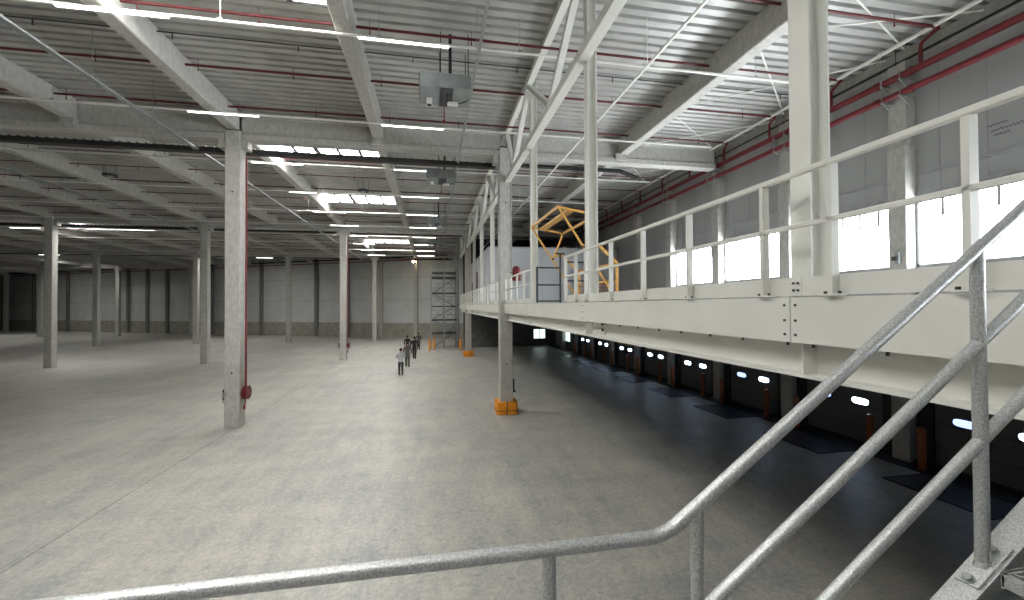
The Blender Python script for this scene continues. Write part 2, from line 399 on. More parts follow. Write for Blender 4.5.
# lighting rails and lamps
LAMPX = [(-7.85, -5.72), (-1.70, .45)]
for k in range(10):
    y = 10.65 + 5.05 * k; z = 10.97
    x0 = -.87 * y - 4; x1 = 11.4 if y < 46 else 2.6
    t = thing('lighting_rail', 'pale metal lighting rail hung across the hall, %s from the camera' % ORD[k], 'rail', (x1, y, z), 0, 'lighting rails')
    if k == 9: x0 = -55
    MB().box((x0 - x1, -.03, .0), (0, .03, .045)).build('rail_run', 'white', t)
    me = bpy.data.meshes.get('rail_hanger_mesh') or mk(MB().box((-.006, -.006, .05), (.006, .006, DECK - z)).box((-.05, -.04, .04), (.05, .04, .08)), 'rail_hanger_mesh', 'alu')
    x = -2.2
    while x > x0 - x1: put('hanger', me, t, (x, 0, 0)); x -= 3.47
    for q, (a, b) in enumerate(LAMPX):
        if k == 3 and q == 0: a, b = -7.8, -6.4
        l = thing('hanging_tube_lamp', 'lit white tube lamp in the %s lamp line, %s from the camera' % (('left', 'right')[q], ORD[k]), 'lamp', ((a + b) / 2, y, z), 0, 'lit tube lamps on the rails')
        L = (b - a) / 2
        MB().box((-L, -.028, -.035), (L, .028, -.012)).build('light_tube', 'led', l)
        MB().box((-L, -.04, -.012), (L, .04, .0)).build('lamp_housing', 'white', l)
for k, (a, b, y) in enumerate([(-33.1, -31.1, 40.95), (-46.5, -44.4, 61.15), (-22.5, -20.5, 61.15)]):
    l = thing('hanging_tube_lamp', 'lit white tube lamp far away in the dim left part, %s of three' % ORD[k], 'lamp', ((a + b) / 2, y, 10.97), 0, 'lit tube lamps in the far left part')
    L = (b - a) / 2
    MB().box((-L, -.028, -.035), (L, .028, -.012)).build('light_tube', 'led', l)
    MB().box((-L, -.04, -.012), (L, .04, .0)).build('lamp_housing', 'white', l)
# long cable rails running down the hall
def long_rail(nm, x, z, y0, y1, w, h, mat, label, step=2.5):
    t = thing(nm, label, 'rail', (x, y0, z))
    MB().box((-w / 2, 0, 0), (w / 2, y1 - y0, h)).build('rail_run', mat, t)
    me = mk(MB().box((-.006, -.006, h), (.006, .006, DECK - z)).box((-w / 2 - .01, -.03, -.01), (w / 2 + .01, .03, h + .01)), 'hanger_mesh', mat); y = 1.0
    while y < y1 - y0: put('hanger', me, t, (0, y, 0)); y += step
long_rail('cable_rail', 1.14, 10.55, -3, 45, .07, .05, 'galv_dull', 'galvanised cable rail running down the hall beside the hanging heaters')
long_rail('cable_rail', -8.75, 10.5, -3, 60, .15, .05, 'heater', 'galvanised cable rail running down the hall left of the nearest left column')
long_rail('cable_rail', -18.1, 10.5, 14, 60, .15, .05, 'heater', 'galvanised cable rail running down the hall in the dim left part')
long_rail('white_rail', 5.47, 10.6, -3, 45, .06, .045, 'white', 'thin white rail running above the mezzanine beside the truss', 4)
long_rail('white_rail', 12.72, 11.6, -3, 45, .08, .07, 'white', 'bright white rail running under the eaves of the dock wall', 4)
long_rail('black_conduit', 13.3, 11.42, -3, 45, .05, .05, 'black', 'black conduit running along the dock wall under the eaves', 4)
# black cable ladders below the girders
for k, (y, z, xa, xb) in enumerate([(18.25, 10.46, -24, 2.75), (38.4, 10.72, -46, 2.85), (58.6, 10.7, -52, 2.85)]):
    t = thing('cable_ladder', 'black cable ladder hung along the %s girder row' % ORD[k], 'cable tray', (xb, y, z), 0, 'black cable ladders')
    L = xb - xa
    r = MB().box((-L, -.14, 0), (0, -.125, .17)); r.box((-L, .125, 0), (0, .14, .17)); r.box((-L, -.125, 0.0), (0, .125, .015)); r.build('side_rail', 'black', t)
    g = MB(); x = .1
    while x < L: g.box((-x - .012, -.155, .17), (-x + .012, .155, .22)); x += .285
    g.build('rung', 'dark', t)
    MB().tube([(0, -.05, .05), (-L, -.05, .05)], .03, 6).tube([(0, .05, .05), (-L, .05, .05)], .03, 6).build('cable', 'black', t)
t = thing('cable_ladder', 'black cable ladder above the mezzanine behind the girder', 'cable tray', (3.6, 18.3, 10.62))
MB().box((0, -.12, 0), (5.0, .12, .09)).bar((5, 0, .045), (6.6, 1.6, .3), .24, .09).build('side_rail', 'black', t)
MB().tube([(0, 0, .12), (5.0, 0, .12)], .025, 6).build('cable', 'dark', t)

# hanging heaters
def heater():
    t = thing('unit_heater', 'grey box heater hanging nearest the camera with a black flue', 'heater', (.35, 12.0, 10.28), 0, 'hanging unit heaters')
    MB().box((-.14, -.62, .04), (.72, .55, .42)).build('casing', 'heater', t, .015)
    MB().box((-.10, -.56, .028), (.26, .50, .04)).build('intake_grille', 'heater_dark', t)
    MB().box((-.62, -.58, .03), (-.14, .45, .42)).build('outlet_louvre', 'heater', t, .01)
    l = MB()
    for k in range(6): l.bar((-.63, -.58, .07 + .06 * k), (-.63, .45, .07 + .06 * k), .012, .05, (1, 0, 1))
    l.build('louvre_blade', 'heater', t)
    MB().box((-.46, .0, -.14), (-.30, .22, .02)).build('fan_motor', 'white', t)
    MB().box((-.44, .04, -.146), (-.32, .18, -.138)).build('motor_plate', 'black', t)
    MB().tube([(.18, -.40, .45), (.18, -.40, 1.58)], .045, 14).build('flue', 'black', t)
    MB().box((.12, .02, -.11), (.42, .16, -.04)).build('control_box', 'white', t)
    MB().tube([(.15, .1, -.05), (.1, -.1, -.02), (.1, -.3, .0)], .018, 6).tube([(.42, .1, -.05), (.6, .0, -.03), (.75, .1, .1)], .014, 6).build('cable', 'black', t)
    MB().tube([(.05, .55, .05), (.05, .68, -.02), (.05, .68, -.3)], .014, 6).build('gas_pipe', 'red', t)
    MB().tube([(.05, .68, -.28), (.05, .68, -.34)], .035, 8).build('gas_valve', 'red', t)
    for x in (-.08, .66):
        for y in (-.5, .45): MB().tube([(x, y, .44), (x, y, 1.58)], .012, 6).build('hanger_rod', 'dark', t)
    return t
ht = heater()
for k, y in enumerate((20.2, 31.0, 41.2)):
    dup(ht, (.45 if k == 0 else .35, y, 10.3), None, 'grey box heater hanging under the roof, %s from the camera' % ORD[k + 1])
# small dark ceiling fans / vents in the second bay
for k, (x, y, lb) in enumerate([(-3.9, 26.2, 'small dark air mixer under the roof beyond the first skylight'), (-16.2, 25.3, 'small dark air mixer under the roof in the left part')]):
    t = thing('air_mixer', lb, 'fan', (x, y, 11.25), 0)
    MB().tube([(0, 0, 0), (0, 0, .1)], .32, 16).build('fan_ring', 'dark', t)
    MB().tube([(0, 0, -.04), (0, 0, 0)], .12, 12).build('fan_hub', 'alu', t)
    for a in range(4): MB().bar((cos(a * pi / 2) * .3, sin(a * pi / 2) * .3, .1), (cos(a * pi / 2) * .3, sin(a * pi / 2) * .3, .61), .015, .015).build('hanger_rod', 'dark', t)
# wind bracing rods between right roof beam and dock wall
for k, (a, b) in enumerate([((9.0, 10.3), (13.2, 13.9)), ((9.0, 13.9), (13.2, 10.2)), ((9.0, 14.6), (13.3, 17.9)), ((9.0, 17.9), (13.3, 14.4)), ((9.0, 7.9), (13.2, 9.7)), ((9.0, 9.6), (13.3, 8.0)), ((9.0, 19), (13.2, 24)), ((9.0, 24), (13.2, 19))]):
    o = MB().tube([(a[0], a[1], 11.72 - .06 * (k % 2)), (b[0], b[1], 11.72 - .06 * (k % 2))], .024, 8).build('bracing_rod', 'white')
    tag(o, 'steel bracing rod crossing under the roof beside the dock wall, %s of eight' % ORD[k], 'rod', 'wind bracing rods')
# fire mains on the dock wall
for nm, z, r, lb in (('upper', 10.95, .095, 'thick red fire main along the dock wall, upper of the two'), ('lower', 10.47, .085, 'thick red fire main along the dock wall, lower of the two')):
    t = thing('fire_main', lb, 'pipe', (13.11, -4, z))
    MB().tube([(0, 0, 0), (0, 49.9, 0)], r, 16).build('pipe_run', 'red', t)
    cm = mk(cyl((0, 0, 0), r + .022, .12, 14, 'y'), 'coupling_mesh', 'red')
    bk = mk(MB().box((-.12, -.03, -r - .05), (.40, .03, -r)).bar((-.05, 0, -r - .05), (.3, 0, -r - .3), .03, .03).bar((-r - .012, 0, -r - .02), (-r - .012, 0, r + .02), .03, .015), 'bracket_mesh', 'galv_dull')
    for yc in WCOL:
        if yc < 45:
            put('coupling', cm, t, (0, yc + 4.38, 0)); put('coupling', cm, t, (0, yc + 3.5, 0)); put('bracket', bk, t, (0, yc + 4.2, 0)); put('bracket', bk, t, (0, yc + 3.7, 0))

# rear wall pillars, red pipe and warm lamp
xs = [-1.95, -7.0, -12.0, -17.0, -26.4, -35.6, -44.7, -49.0, -53.3, -61.0, -67.9, -77, -85.8]
for k, x in enumerate(xs):
    m = wallstrip(x - .22, x + .22, 0, 11.7, -.42, -.05)
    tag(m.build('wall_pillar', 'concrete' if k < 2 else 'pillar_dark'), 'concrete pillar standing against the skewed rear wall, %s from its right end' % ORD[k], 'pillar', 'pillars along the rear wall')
m = MB(); z = 10.95
m.tube([(2.6 - nx * .6, wl(2.6) - ny * .6, z), (-90 - nx * .6, wl(-90) - ny * .6, z)], .07, 8)
tag(m.build('fire_main', 'red'), 'dark red pipe running along the top of the rear wall', 'pipe')
m = MB(); m.tube([(2.6 - nx * .9, wl(2.6) - ny * .9, 11.35), (-90 - nx * .9, wl(-90) - ny * .9, 11.35)], .10, 8)
tag(m.build('service_duct', 'black'), 'black service duct along the top of the rear wall', 'duct')
t = thing('flood_lamp', 'small warm lit lamp high on the rear wall near its right end', 'lamp', (-2.1 - nx * .7, wl(-2.1) - ny * .7, 10.7))
MB().box((-.14, -.07, -.1), (.14, 0, .1)).build('lens', 'warm', t); MB().box((-.17, 0, -.13), (.17, .14, .13)).build('housing', 'dark', t)

# ------------------------------------------------------------------ white steel: truss, posts, mezzanine
def truss(y0, nodes_top, nodes_bot, label, ends):
    t = thing('roof_truss', label, 'truss', (3.15, y0, 9.73), 0)
    a, b = ends; s = .20
    MB().box((-.11, a - y0, -s / 2), (.12, b - y0, s / 2)).build('bottom_chord', 'white', t, .01)
    MB().box((-s / 2, a - y0, 2.01 - s / 2), (s / 2, b - y0, 2.01 + s / 2)).build('top_chord', 'white', t, .01)
    allp = sorted([(y, 2.01 - s / 2) for y in nodes_top] + [(y, s / 2) for y in nodes_bot])
    for p, q in zip(allp, allp[1:]):
        MB().bar((0, p[0] - y0, p[1]), (0, q[0] - y0, q[1]), .16, .13, (0, 1, 0)).build('diagonal', 'white', t)
    return t
truss(7.7, [-1.7, 3.35, 8.4, 13.45, 17.45], [.8, 5.9, 10.95, 16.0], 'cream steel lattice truss over the mezzanine edge, bay nearest the camera', (-2.2, 17.47))
truss(28, [18.1, 23.5, 28.5, 33.6, 37.6], [20.6, 26.0, 31.1, 36.1], 'cream steel lattice truss over the mezzanine edge, second bay away', (18.02, 37.68))
truss(41, [38.3, 43.7, 45.9], [40.9, 45], 'cream steel lattice truss over the mezzanine edge, third bay away', (38.23, 45.95))
for k, y in enumerate([3.23, 8.5, 13.6, 23.2, 28.2, 33.2]):
    t = thing('steel_post', 'tall cream steel post from the mezzanine up to the roof, %s from the camera' % ORD[k], 'post', (3.33, y, 4.57), 0, 'cream steel posts on the mezzanine edge')
    h = DECK - 4.57
    MB().prism([(-.105, -.105), (-.087, -.105), (-.087, -.008), (.087, -.008), (.087, -.105), (.105, -.105), (.105, .105), (.087, .105), (.087, .008), (-.087, .008), (-.087, .105), (-.105, .105)], 0, h, 'z').build('shaft', 'white', t)
    MB().box((-.16, -.17, 0), (.16, .17, .02)).build('base_plate', 'white', t)
    MB().box((-.13, -.13, 5.21 - .11), (-.10, .13, 5.21 + .11)).build('gusset_plate', 'white', t)
# mezzanine slab and structure
mz = MB().box((3.28, -7.9, 4.42), (13.6, 46, 4.56)).build('mezzanine_slab', 'concrete'); tag(mz, kind='structure')
for k in range(11):
    y = -2.1 + 5.06 * k
    if y > 45.5: continue
    t = MB().box((3.26, y - .08, 4.35), (13.2, y + .08, 4.42)).box((3.26, y - .015, 4.05), (13.2, y + .015, 4.37)).box((3.26, y - .08, 3.98), (13.2, y + .08, 4.05)).build('floor_joist', 'dark')
    tag(t, 'dark steel joist under the mezzanine floor, %s from the camera' % ORD[k], 'joist', 'joists under the mezzanine')
SEAM = [-7.9, -1.9, 3.12, 8.2, 13.3, 18.3, 23.4, 28.4, 33.5, 38.6, 45.9]
EDGE = thing('mezzanine_edge_beam', 'long cream steel edge beam and fascia carrying the mezzanine', 'beam', (3.0, 0, 3.88))
MB().box((.06, -7.9, 0), (.34, 45.9, .03)).build('bottom_flange', 'white', EDGE)
MB().box((.185, -7.9, .03), (.21, 45.9, .66)).build('web', 'white', EDGE)
MB().box((.03, -7.9, .64), (.30, 45.9, .675)).build('top_flange', 'white', EDGE)
for a, b in zip(SEAM, SEAM[1:]):
    MB().box((0, a + .006, .295), (.018, b - .006, .675)).build('fascia_plate', 'white', EDGE)
for y in SEAM[1:-1]:
    MB().box((.05, y - .075, .03), (.185, y - .06, .64)).build('stiffener', 'white', EDGE)
bm_bolt = MB().tube([(-.012, 0, 0), (.004, 0, 0)], .013, 6).mesh('bolt_mesh'); bm_bolt.materials.append(M['bolt'])
def bolt(par, loc, s=.85):
    s = .85
    o = bpy.data.objects.new('bolt', bm_bolt); COL.objects.link(o); o.parent = par; o.location = loc; o.scale = (s, s, s)
for y in SEAM[2:5]:
    for dy in (-.055, .055):
        for z in (.36, .48, .61): bolt(EDGE, (0, y + dy, z), 1.0)
hk = MB().tube([(0, 0, 0), (0, 0, -.03)], .011, 8).mesh('hook_bolt_mesh'); hk.materials.append(M['bolt'])
y = 1.9
for y in (1.85, 2.36, 2.93, 3.18, 3.72, 4.22, 4.78, 5.3, 5.9, 6.5, 7.1, 7.7, 8.4, 9.0):
    o = bpy.data.objects.new('hook_bolt', hk); COL.objects.link(o); o.parent = EDGE; o.location = (.03, y, .295)
sp = MB().box((.165, 7.42, .08), (.185, 7.62, .60)).build('splice_plate', 'white', EDGE)
for z in (.15, .26, .37, .48): put('splice_bolt', mk(MB().tube([(-.03, 0, 0), (0, 0, 0)], .025, 8), 'splice_bolt_mesh', 'bolt'), sp, (.165, 7.52, z))
# kick plate
def kick(a, b, lb):
    t = thing('kick_plate', lb, 'plate', (3.035, a, 4.57))
    MB().box((0, 0, 0), (.012, b - a, .155)).build('plate_body', 'white', t)
    return t
k1 = kick(1.42, 3.035, 'cream kick plate along the mezzanine edge at the right of the plate joint')
k2 = kick(3.04, 9.25, 'cream kick plate along the mezzanine edge between plate joint and black gate')
k3 = kick(12.45, 45.8, 'cream kick plate along the mezzanine edge beyond the black gate')
for dy in (.03, .075):
    for z in (.045, .105): bolt(k2, (-.001, dy, z), 1)
# guard rails
def guard(y0, posts, y1, label, group=None):
    t = thing('guard_rail', label, 'railing', (2.985, y0, 4.565))
    L = y1 - y0; r = .028
    MB().box((-.03, -.03, .995), (.025, L + .03, 1.04)).build('top_rail', 'white', t, .008)
    MB().box((-.022, 0, .56), (.018, L, .60)).build('mid_rail', 'white', t, .006)
    me = bpy.data.meshes.get('rail_post_mesh')
    if not me:
        me = MB().box((-.022, -.02, 0), (.045, .02, 1.0)).mesh('rail_post_mesh'); me.materials.append(M['white'])
        fe = MB().box((-.028, -.075, 0), (.05, .075, .012)).mesh('foot_plate_mesh'); fe.materials.append(M['white'])
        bo = MB().tube([(0, -.058, .012), (0, -.058, .03)], .013, 6).tube([(0, .058, .012), (0, .058, .03)], .013, 6).mesh('foot_bolt_mesh'); bo.materials.append(M['bolt'])
    fe = bpy.data.meshes['foot_plate_mesh']; bo = bpy.data.meshes['foot_bolt_mesh']
    for y in posts:
        p = bpy.data.objects.new('rail_post', me); COL.objects.link(p); p.parent = t; p.location = (0, y - y0, 0)
        if y < 10:
            for nm, mm in (('foot_plate', fe), ('foot_bolt', bo)):
                o = bpy.data.objects.new(nm, mm); COL.objects.link(o); o.parent = p
    return t
guard(1.42, [1.45, 1.875, 2.715, 3.39, 4.54, 5.65, 6.77, 7.96, 8.55, 9.25], 9.27, 'cream steel guard railing on the mezzanine edge, nearer section')
pl = []; y = 12.5
while y < 45.5: pl.append(y); y += 1.14
guard(12.45, pl, 45.8, 'cream steel guard railing on the mezzanine edge, far section beyond the black gate')
# office block on the mezzanine
of = thing('office_block', 'white panelled office block standing on the mezzanine', 'office', (8.6, 36, 4.56))
MB().box((-4.6, -6.5, 0), (4.95, 9.9, 4.0)).build('block_wall', 'office', of)
q = MB()
for k in range(9): q.box((-4.6 + 1.1 * k + .5, -6.512, 0), (-4.6 + 1.1 * k + .515, -6.5, 4))
for k in range(14): q.box((-4.612, -6.5 + 1.1 * k + .5, 0), (-4.6, -6.5 + 1.1 * k + .515, 4))
q.build('panel_joint', 'clad', of)
MB().box((-4.65, -6.55, 3.98), (4.99, 9.9, 4.08)).build('roof_trim', 'alu', of)
for y in (-3.5, 1.0): MB().box((-4.63, y, 1.4), (-4.6, y + 1.6, 2.9)).build('side_window', 'dark', of)
MB().box((-4.63, 5.4, 0), (-4.6, 6.4, 2.2)).build('side_door', 'dark', of)

# ------------------------------------------------------------------ yellow pivoting pallet gate
t = thing('pallet_gate', 'large yellow pivoting pallet gate raised at the gap in the railing', 'safety gate', (3.05, 11.3, 4.57))
yn, yf = 9.97 - 11.3, 12.75 - 11.3
P1, P2, P3, P4, P5, P6, P7 = (0, 2.33), (1.0, 2.16), (.70, 1.42), (1.52, .04), (1.52, .98), (.92, 1.52), (1.52, 0.0)
def gb(a, b, w=.05): return MB().bar(a, b, w, w)
for y in (yn, yf):
    m = gb((P1[0], y, P1[1]), (P4[0], y, P4[1]), .045); m.bar((P1[0], y, P1[1]), (P2[0], y, P2[1]), .05, .05); m.bar((P2[0], y, P2[1]), (P3[0], y, P3[1]), .05, .05)
    m.bar((P3[0], y, P3[1]), (.62, y, 1.38), .06, .06)
    m.bar((P6[0], y, P6[1]), (P5[0], y, P5[1]), .06, .06); m.bar((P5[0], y, P5[1]), (P7[0], y, P7[1]), .06, .06); m.bar((P3[0], y, P3[1]), (P6[0], y, P6[1]), .06, .06)
    m.build('side_frame', 'yellow', t)
    cyl((.66, y - .04, 1.36), .035, .06, 12, 'y').build('pivot', 'bolt', t)
for p in (P1, P2): MB().bar((p[0], yn, p[1]), (p[0], yf, p[1]), .055, .055).build('cross_bar', 'yellow', t)
MB().bar((.34, yn, 2.27), (.34, yf, 2.27), .20, .05).build('raised_board', 'yellow', t)
for z in (.98, .55, .10): MB().bar((1.52, yn, z), (1.52, yf, z), .05, .05).build('rear_bar', 'yellow', t)
m = MB()
for k in range(26): y = yn + (yf - yn) * (k + .5) / 26; m.bar((1.52, y, .1), (1.52, y, .55), .008, .008)
for k in range(5): m.bar((1.52, yn, .16 + .08 * k), (1.52, yf, .16 + .08 * k), .008, .008)
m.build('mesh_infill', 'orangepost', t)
# black barriers
t = thing('black_gate', 'black steel gate frame standing open across the mezzanine edge', 'gate', (3.0, 12.0, 4.57))
MB().box((0, -.025, 0), (.05, .025, 1.05)).build('gate_post', 'dark', t); MB().box((.70, -.025, 0), (.75, .025, 1.44)).build('gate_post', 'dark', t)
for z in (.03, .50, 1.0): MB().box((.05, -.02, z), (.70, .02, z + .045)).build('gate_bar', 'dark', t)
MB().box((.58, -.03, 1.42), (.86, .03, 1.46)).build('post_head', 'dark', t)
t = thing('black_gate', 'black steel gate frame behind the end of the nearer railing', 'gate', (3.85, 12.0, 4.57))
MB().box((0, -.025, 0), (.05, .025, 1.2)).build('gate_post', 'dark', t); MB().box((.62, -.025, 0), (.67, .025, 1.2)).build('gate_post', 'dark', t)
for z in (.62, 1.17): MB().box((0, -.02, z), (.67, .02, z + .05)).build('gate_bar', 'dark', t)

# ------------------------------------------------------------------ wall columns, dock doors, levellers, posts
for k, y in enumerate(WCOL):
    if y > 45: continue
    t = thing('wall_column', 'concrete column built against the dock wall, %s from the camera' % ORD[k], 'column', (13.42, y, 0), 0, 'concrete columns along the dock wall')
    MB().box((-.20, -.24, 0), (.2, .24, 9.0)).build('shaft', 'concrete', t, .015)
    MB().box((-.14, -.24, 9.0), (.2, .24, 11.45)).build('upper_shaft', 'concrete', t, .015)
t = thing('wall_socket_box', 'small white socket box on the dock wall column near the windows', 'socket box', (13.2, 9.9, 5.8))
MB().box((-.07, -.02, -.16), (0, .10, .16)).build('box_body', 'heater', t, .01); MB().box((-.10, .02, -.07), (-.07, .16, .05)).build('plug', 'bolt', t)
DC = [WCOL[i] + 2.01 for i in range(0, 11)]
for k, y in enumerate(DC):
    dr = MB()
    f = thing('door_%d' % (k + 1), None, None, (13.6, y, 0)); f['kind'] = 'structure'
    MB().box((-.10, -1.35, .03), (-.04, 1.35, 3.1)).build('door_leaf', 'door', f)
    g = MB()
    for z in (.62, 1.24, 1.86, 2.48): g.box((-.104, -1.35, z), (-.098, 1.35, z + .015))
    g.build('section_joint', 'black', f)
    g = MB().box((-.16, -1.75, 0), (-.02, -1.35, 3.3)).box((-.16, 1.35, 0), (-.02, 1.75, 3.3)).box((-.16, -1.35, 3.1), (-.02, 1.35, 3.3))
    g.build('door_frame', 'black', f)
    for q, (yy, mt) in enumerate(((-.62, 'doorwin'), (.66, 'doorwin2' if k < 6 else 'doorwin'))):
        n = 16; pts = []
        for a in range(n):
            an = 2 * pi * a / n; ex = abs(cos(an)) ** .5 * (1 if cos(an) >= 0 else -1); ez = abs(sin(an)) ** .7 * (1 if sin(an) >= 0 else -1)
            pts.append((yy + ex * .27, 1.38 + ez * .10))
        pn = MB().prism(pts, -.115, -.101, 'x').build('vision_pane', mt, f)
        rim = MB(); pts2 = [(yy + (p[0] - yy) * 1.12, 1.38 + (p[1] - 1.38) * 1.25) for p in pts]
        rim.prism(pts2, -.109, -.1, 'x'); rim.build('pane_rim', 'black', f)
    lv = thing('dock_leveler', 'dark steel dock leveller plate in the floor before the %s door from the camera' % ORD[k], 'dock leveller', (12.45, y, 0), 0, 'dock levellers')
    MB().box((-1.0, -1.05, 0), (.45, 1.05, .012)).build('lift_plate', 'lever', lv)
    MB().box((.35, -1.05, .012), (.45, 1.05, .03)).build('hinge_lip', 'black', lv)
    fr = MB().box((-1.05, -1.1, 0), (-1.0, 1.1, .02)).box((-1.05, -1.1, 0), (1.05, -1.05, .02)).box((-1.05, 1.05, 0), (1.05, 1.1, .02)); fr.build('edge_angle', 'black', lv)
bol = None
for k, y in enumerate(DC):
    for s in (-1, 1):
        lb = 'orange steel guard post on the %s side of the %s dock door from the camera' % ('near' if s < 0 else 'far', ORD[k])
        if bol is None:
            bol = thing('guard_post', lb, 'post', (13.0, y + s * 1.32, 0), 0, 'orange guard posts beside the dock doors')
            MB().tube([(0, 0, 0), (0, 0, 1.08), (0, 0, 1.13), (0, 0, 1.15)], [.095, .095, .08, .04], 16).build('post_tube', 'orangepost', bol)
            MB().box((-.14, -.14, 0), (.14, .14, .012)).build('base_plate', 'dark', bol)
        else: dup(bol, (13.0, y + s * 1.32, 0), None, lb)
MB().box((12.75, -7.9, 0.0), (13.62, 45.9, .016)).box((13.36, -7.9, 0.016), (13.62, 45.9, .12)).build('trim_1', 'black')['kind'] = 'structure'

# ------------------------------------------------------------------ column protectors, hose reels, boxes, tower bollards
def protector(x, y, nm):
    for k, (sx, sy, w) in enumerate(((-1, -1, 'front left'), (1, -1, 'front right'), (-1, 1, 'rear left'), (1, 1, 'rear right'))):
        t = thing('column_guard', 'orange plastic corner guard at the %s foot of the %s' % (w, nm), 'guard', (x, y, 0), 0, 'orange corner guards round the column feet')
        a0, a1 = .03, .44
        p = [(a0, .27), (.27, .27), (.27, a0), (a1, a0), (a1, a1 - .09), (a1 - .09, a1), (a0, a1)]
        pr = [(sx * u, sy * v) for u, v in p]
        MB().prism(pr, 0, .52, 'z').build('guard_body', 'orange', t, .02)
        MB().prism([(sx * u * 1.005, sy * v * 1.005) for u, v in p], .14, .18, 'z').build('guard_rib', 'orangepost', t)
protector(3.08, V0, 'nearest column below the mezzanine')
protector(3.24, V0 + SV, 'second column below the mezzanine')
def reel(x, y, z, lb, top=None, s=1.0):
    x += .006
    t = thing('hose_reel', lb, 'hose reel', (x, y, z), 0)
    q = cyl((.14 * s, 0, 0), .17 * s, .14 * s, 18, 'x'); q.build('drum', 'red', t)
    q = cyl((.07 * s, 0, 0), .26 * s, .03, 28, 'x'); a = cyl((.21 * s, 0, 0), .26 * s, .03, 28, 'x'); q.add(a.v, a.f, True); q.build('side_disc', 'red', t)
    hm_ = mk(cyl((0, 0, 0), .035 * s, .012, 8, 'x'), 'disc_hole_mesh', 'black')
    for a in range(6): put('disc_hole', hm_, t, (.23 * s, cos(a * pi / 3) * .15 * s, sin(a * pi / 3) * .15 * s))
    MB().box((0, -.05, -.06), (.08, .05, .06)).build('wall_bracket', 'red', t)
    MB().tube([(.14, -.05, -.2 * s), (.12, -.08, -.42), (.1, -.08, -.5)], .025, 8).tube([(.1, -.08, -.48), (.1, -.08, -.62)], .04, 8).build('nozzle', 'red', t)
    if top: MB().tube([(.08, .10, .1), (.08, .10, top - z)], .035, 8).build('supply_pipe', 'red', t)
reel(-7.26 + .26, V0 - .02, 1.28, 'red fire hose reel on the right face of the nearest left column', 10.2, 1.0)
reel(-7.26 + .26, V0 + SV - .02, 1.22, 'red fire hose reel on the column of the second row near the people', 10.2)
t = thing('hose_cover', 'rounded red hose cover on the column above the mezzanine railing', 'hose cover', (3.36, V0 - .02, 5.55))
MB().tube([(.2, 0, 0), (.2, 0, .03), (.2, 0, .42), (.2, 0, .56), (.2, 0, .62)], [.14, .19, .20, .15, .06], 20).build('cover_body', 'red', t)
MB().box((-.02, -.05, .2), (.05, .05, .35)).build('wall_bracket', 'dark', t)
def swbox(x, y, lb):
    t = thing('switch_box', lb, 'switch box', (x, y, 1.22))
    MB().box((-.12, -.08, -.20), (0, .08, .20)).build('box_body', 'black', t, .01); MB().box((-.14, -.05, -.30), (-.03, .05, -.22)).build('cable_gland', 'alu', t)
    MB().box((0, -.285, -.08), (.08, -.24, .12)).build('junction', 'galv_dull', t)
swbox(-7.26 - .26, V0 - .02, 'small black switch box on the left face of the nearest left column')
swbox(-7.26 - .26, V0 + SV - .02, 'small black switch box on the left face of the second row column near the people')
t = thing('switch_box', 'small black switch box on the right face of the column with orange guards', 'switch box', (3.34, V0, 1.2))
MB().box((0, -.10, -.24), (.10, .08, .2)).build('box_body', 'black', t, .01); MB().box((.0, -.06, -.36), (.14, .04, -.26)).build('plug', 'black', t)
t = thing('pipe_valve', 'thin grey pipe with a red valve on the column above the railing', 'valve', (3.30, V0 - .28, 4.57))
MB().tube([(0, 0, 1.25), (0, 0, 6.0)], .012, 8).build('pipe_run', 'dark', t); MB().tube([(-.05, -.01, 1.3), (.05, -.01, 1.3)], .022, 8).build('valve_body', 'red', t)

# stair tower
t = thing('stair_tower', 'tall galvanised steel stair tower with crossed bracing near the rear wall', 'stair tower', (1.35, 46.6, 0))
H = 8.6; X = 1.33; Y = 1.2
for sx in (-X, 0, X):
    for sy in (-Y, Y):
        MB().box((sx - .06, sy - .06, 0), (sx + .06, sy + .06, H if sx else H + .9)).build('tower_post', 'galv_dull', t)
for k, z in enumerate((1.65, 3.05, 4.5, 5.9, 7.55, 8.1)):
    MB().box((-X, -Y, z - .12), (X, Y, z)).build('platform', 'heater_dark', t)
    if k < 5:
        for zz in (.5, 1.0):
            m = MB().bar((-X, -Y, z + zz), (X, -Y, z + zz), .04, .04); m.bar((-X, Y, z + zz), (X, Y, z + zz), .04, .04); m.bar((-X, -Y, z + zz), (-X, Y, z + zz), .04, .04); m.build('tower_rail', 'galv_dull', t)
for k, (z0, z1) in enumerate(((0, 1.56), (1.65, 2.96), (3.05, 4.4), (4.5, 5.8), (5.9, 7.45))):
    a, b = (-X, X) if k % 2 == 0 else (X, -X)
    q = MB().bar((a * .85, .9, z0), (b * .85, .9, z1), .05, .16).bar((a * .85, .3, z0), (b * .85, .3, z1), .05, .16)
    for w in range(8): q.box((a * .85 + (b - a) * .85 * (w + .5) / 8 - .12, .3, z0 + (z1 - z0) * (w + .5) / 8), (a * .85 + (b - a) * .85 * (w + .5) / 8 + .12, .9, z0 + (z1 - z0) * (w + .5) / 8 + .03))
    q.build('tower_flight', 'galv_dull', t)
    if k: MB().bar((-X, -Y - .06, z0), (0, -Y - .06, z1), .055, .055).bar((0, -Y - .06, z0), (-X, -Y - .06, z1), .055, .055).bar((0, -Y - .06, z1), (X, -Y - .06, z0), .055, .055).bar((0, -Y - .06, z0), (X, -Y - .06, z1), .055, .055).build('cross_brace', 'galv_dull', t)
MB().bar((-.9, -Y, .1), (.9, -Y, .35), .05, .05).build('cross_brace', 'galv_dull', t)
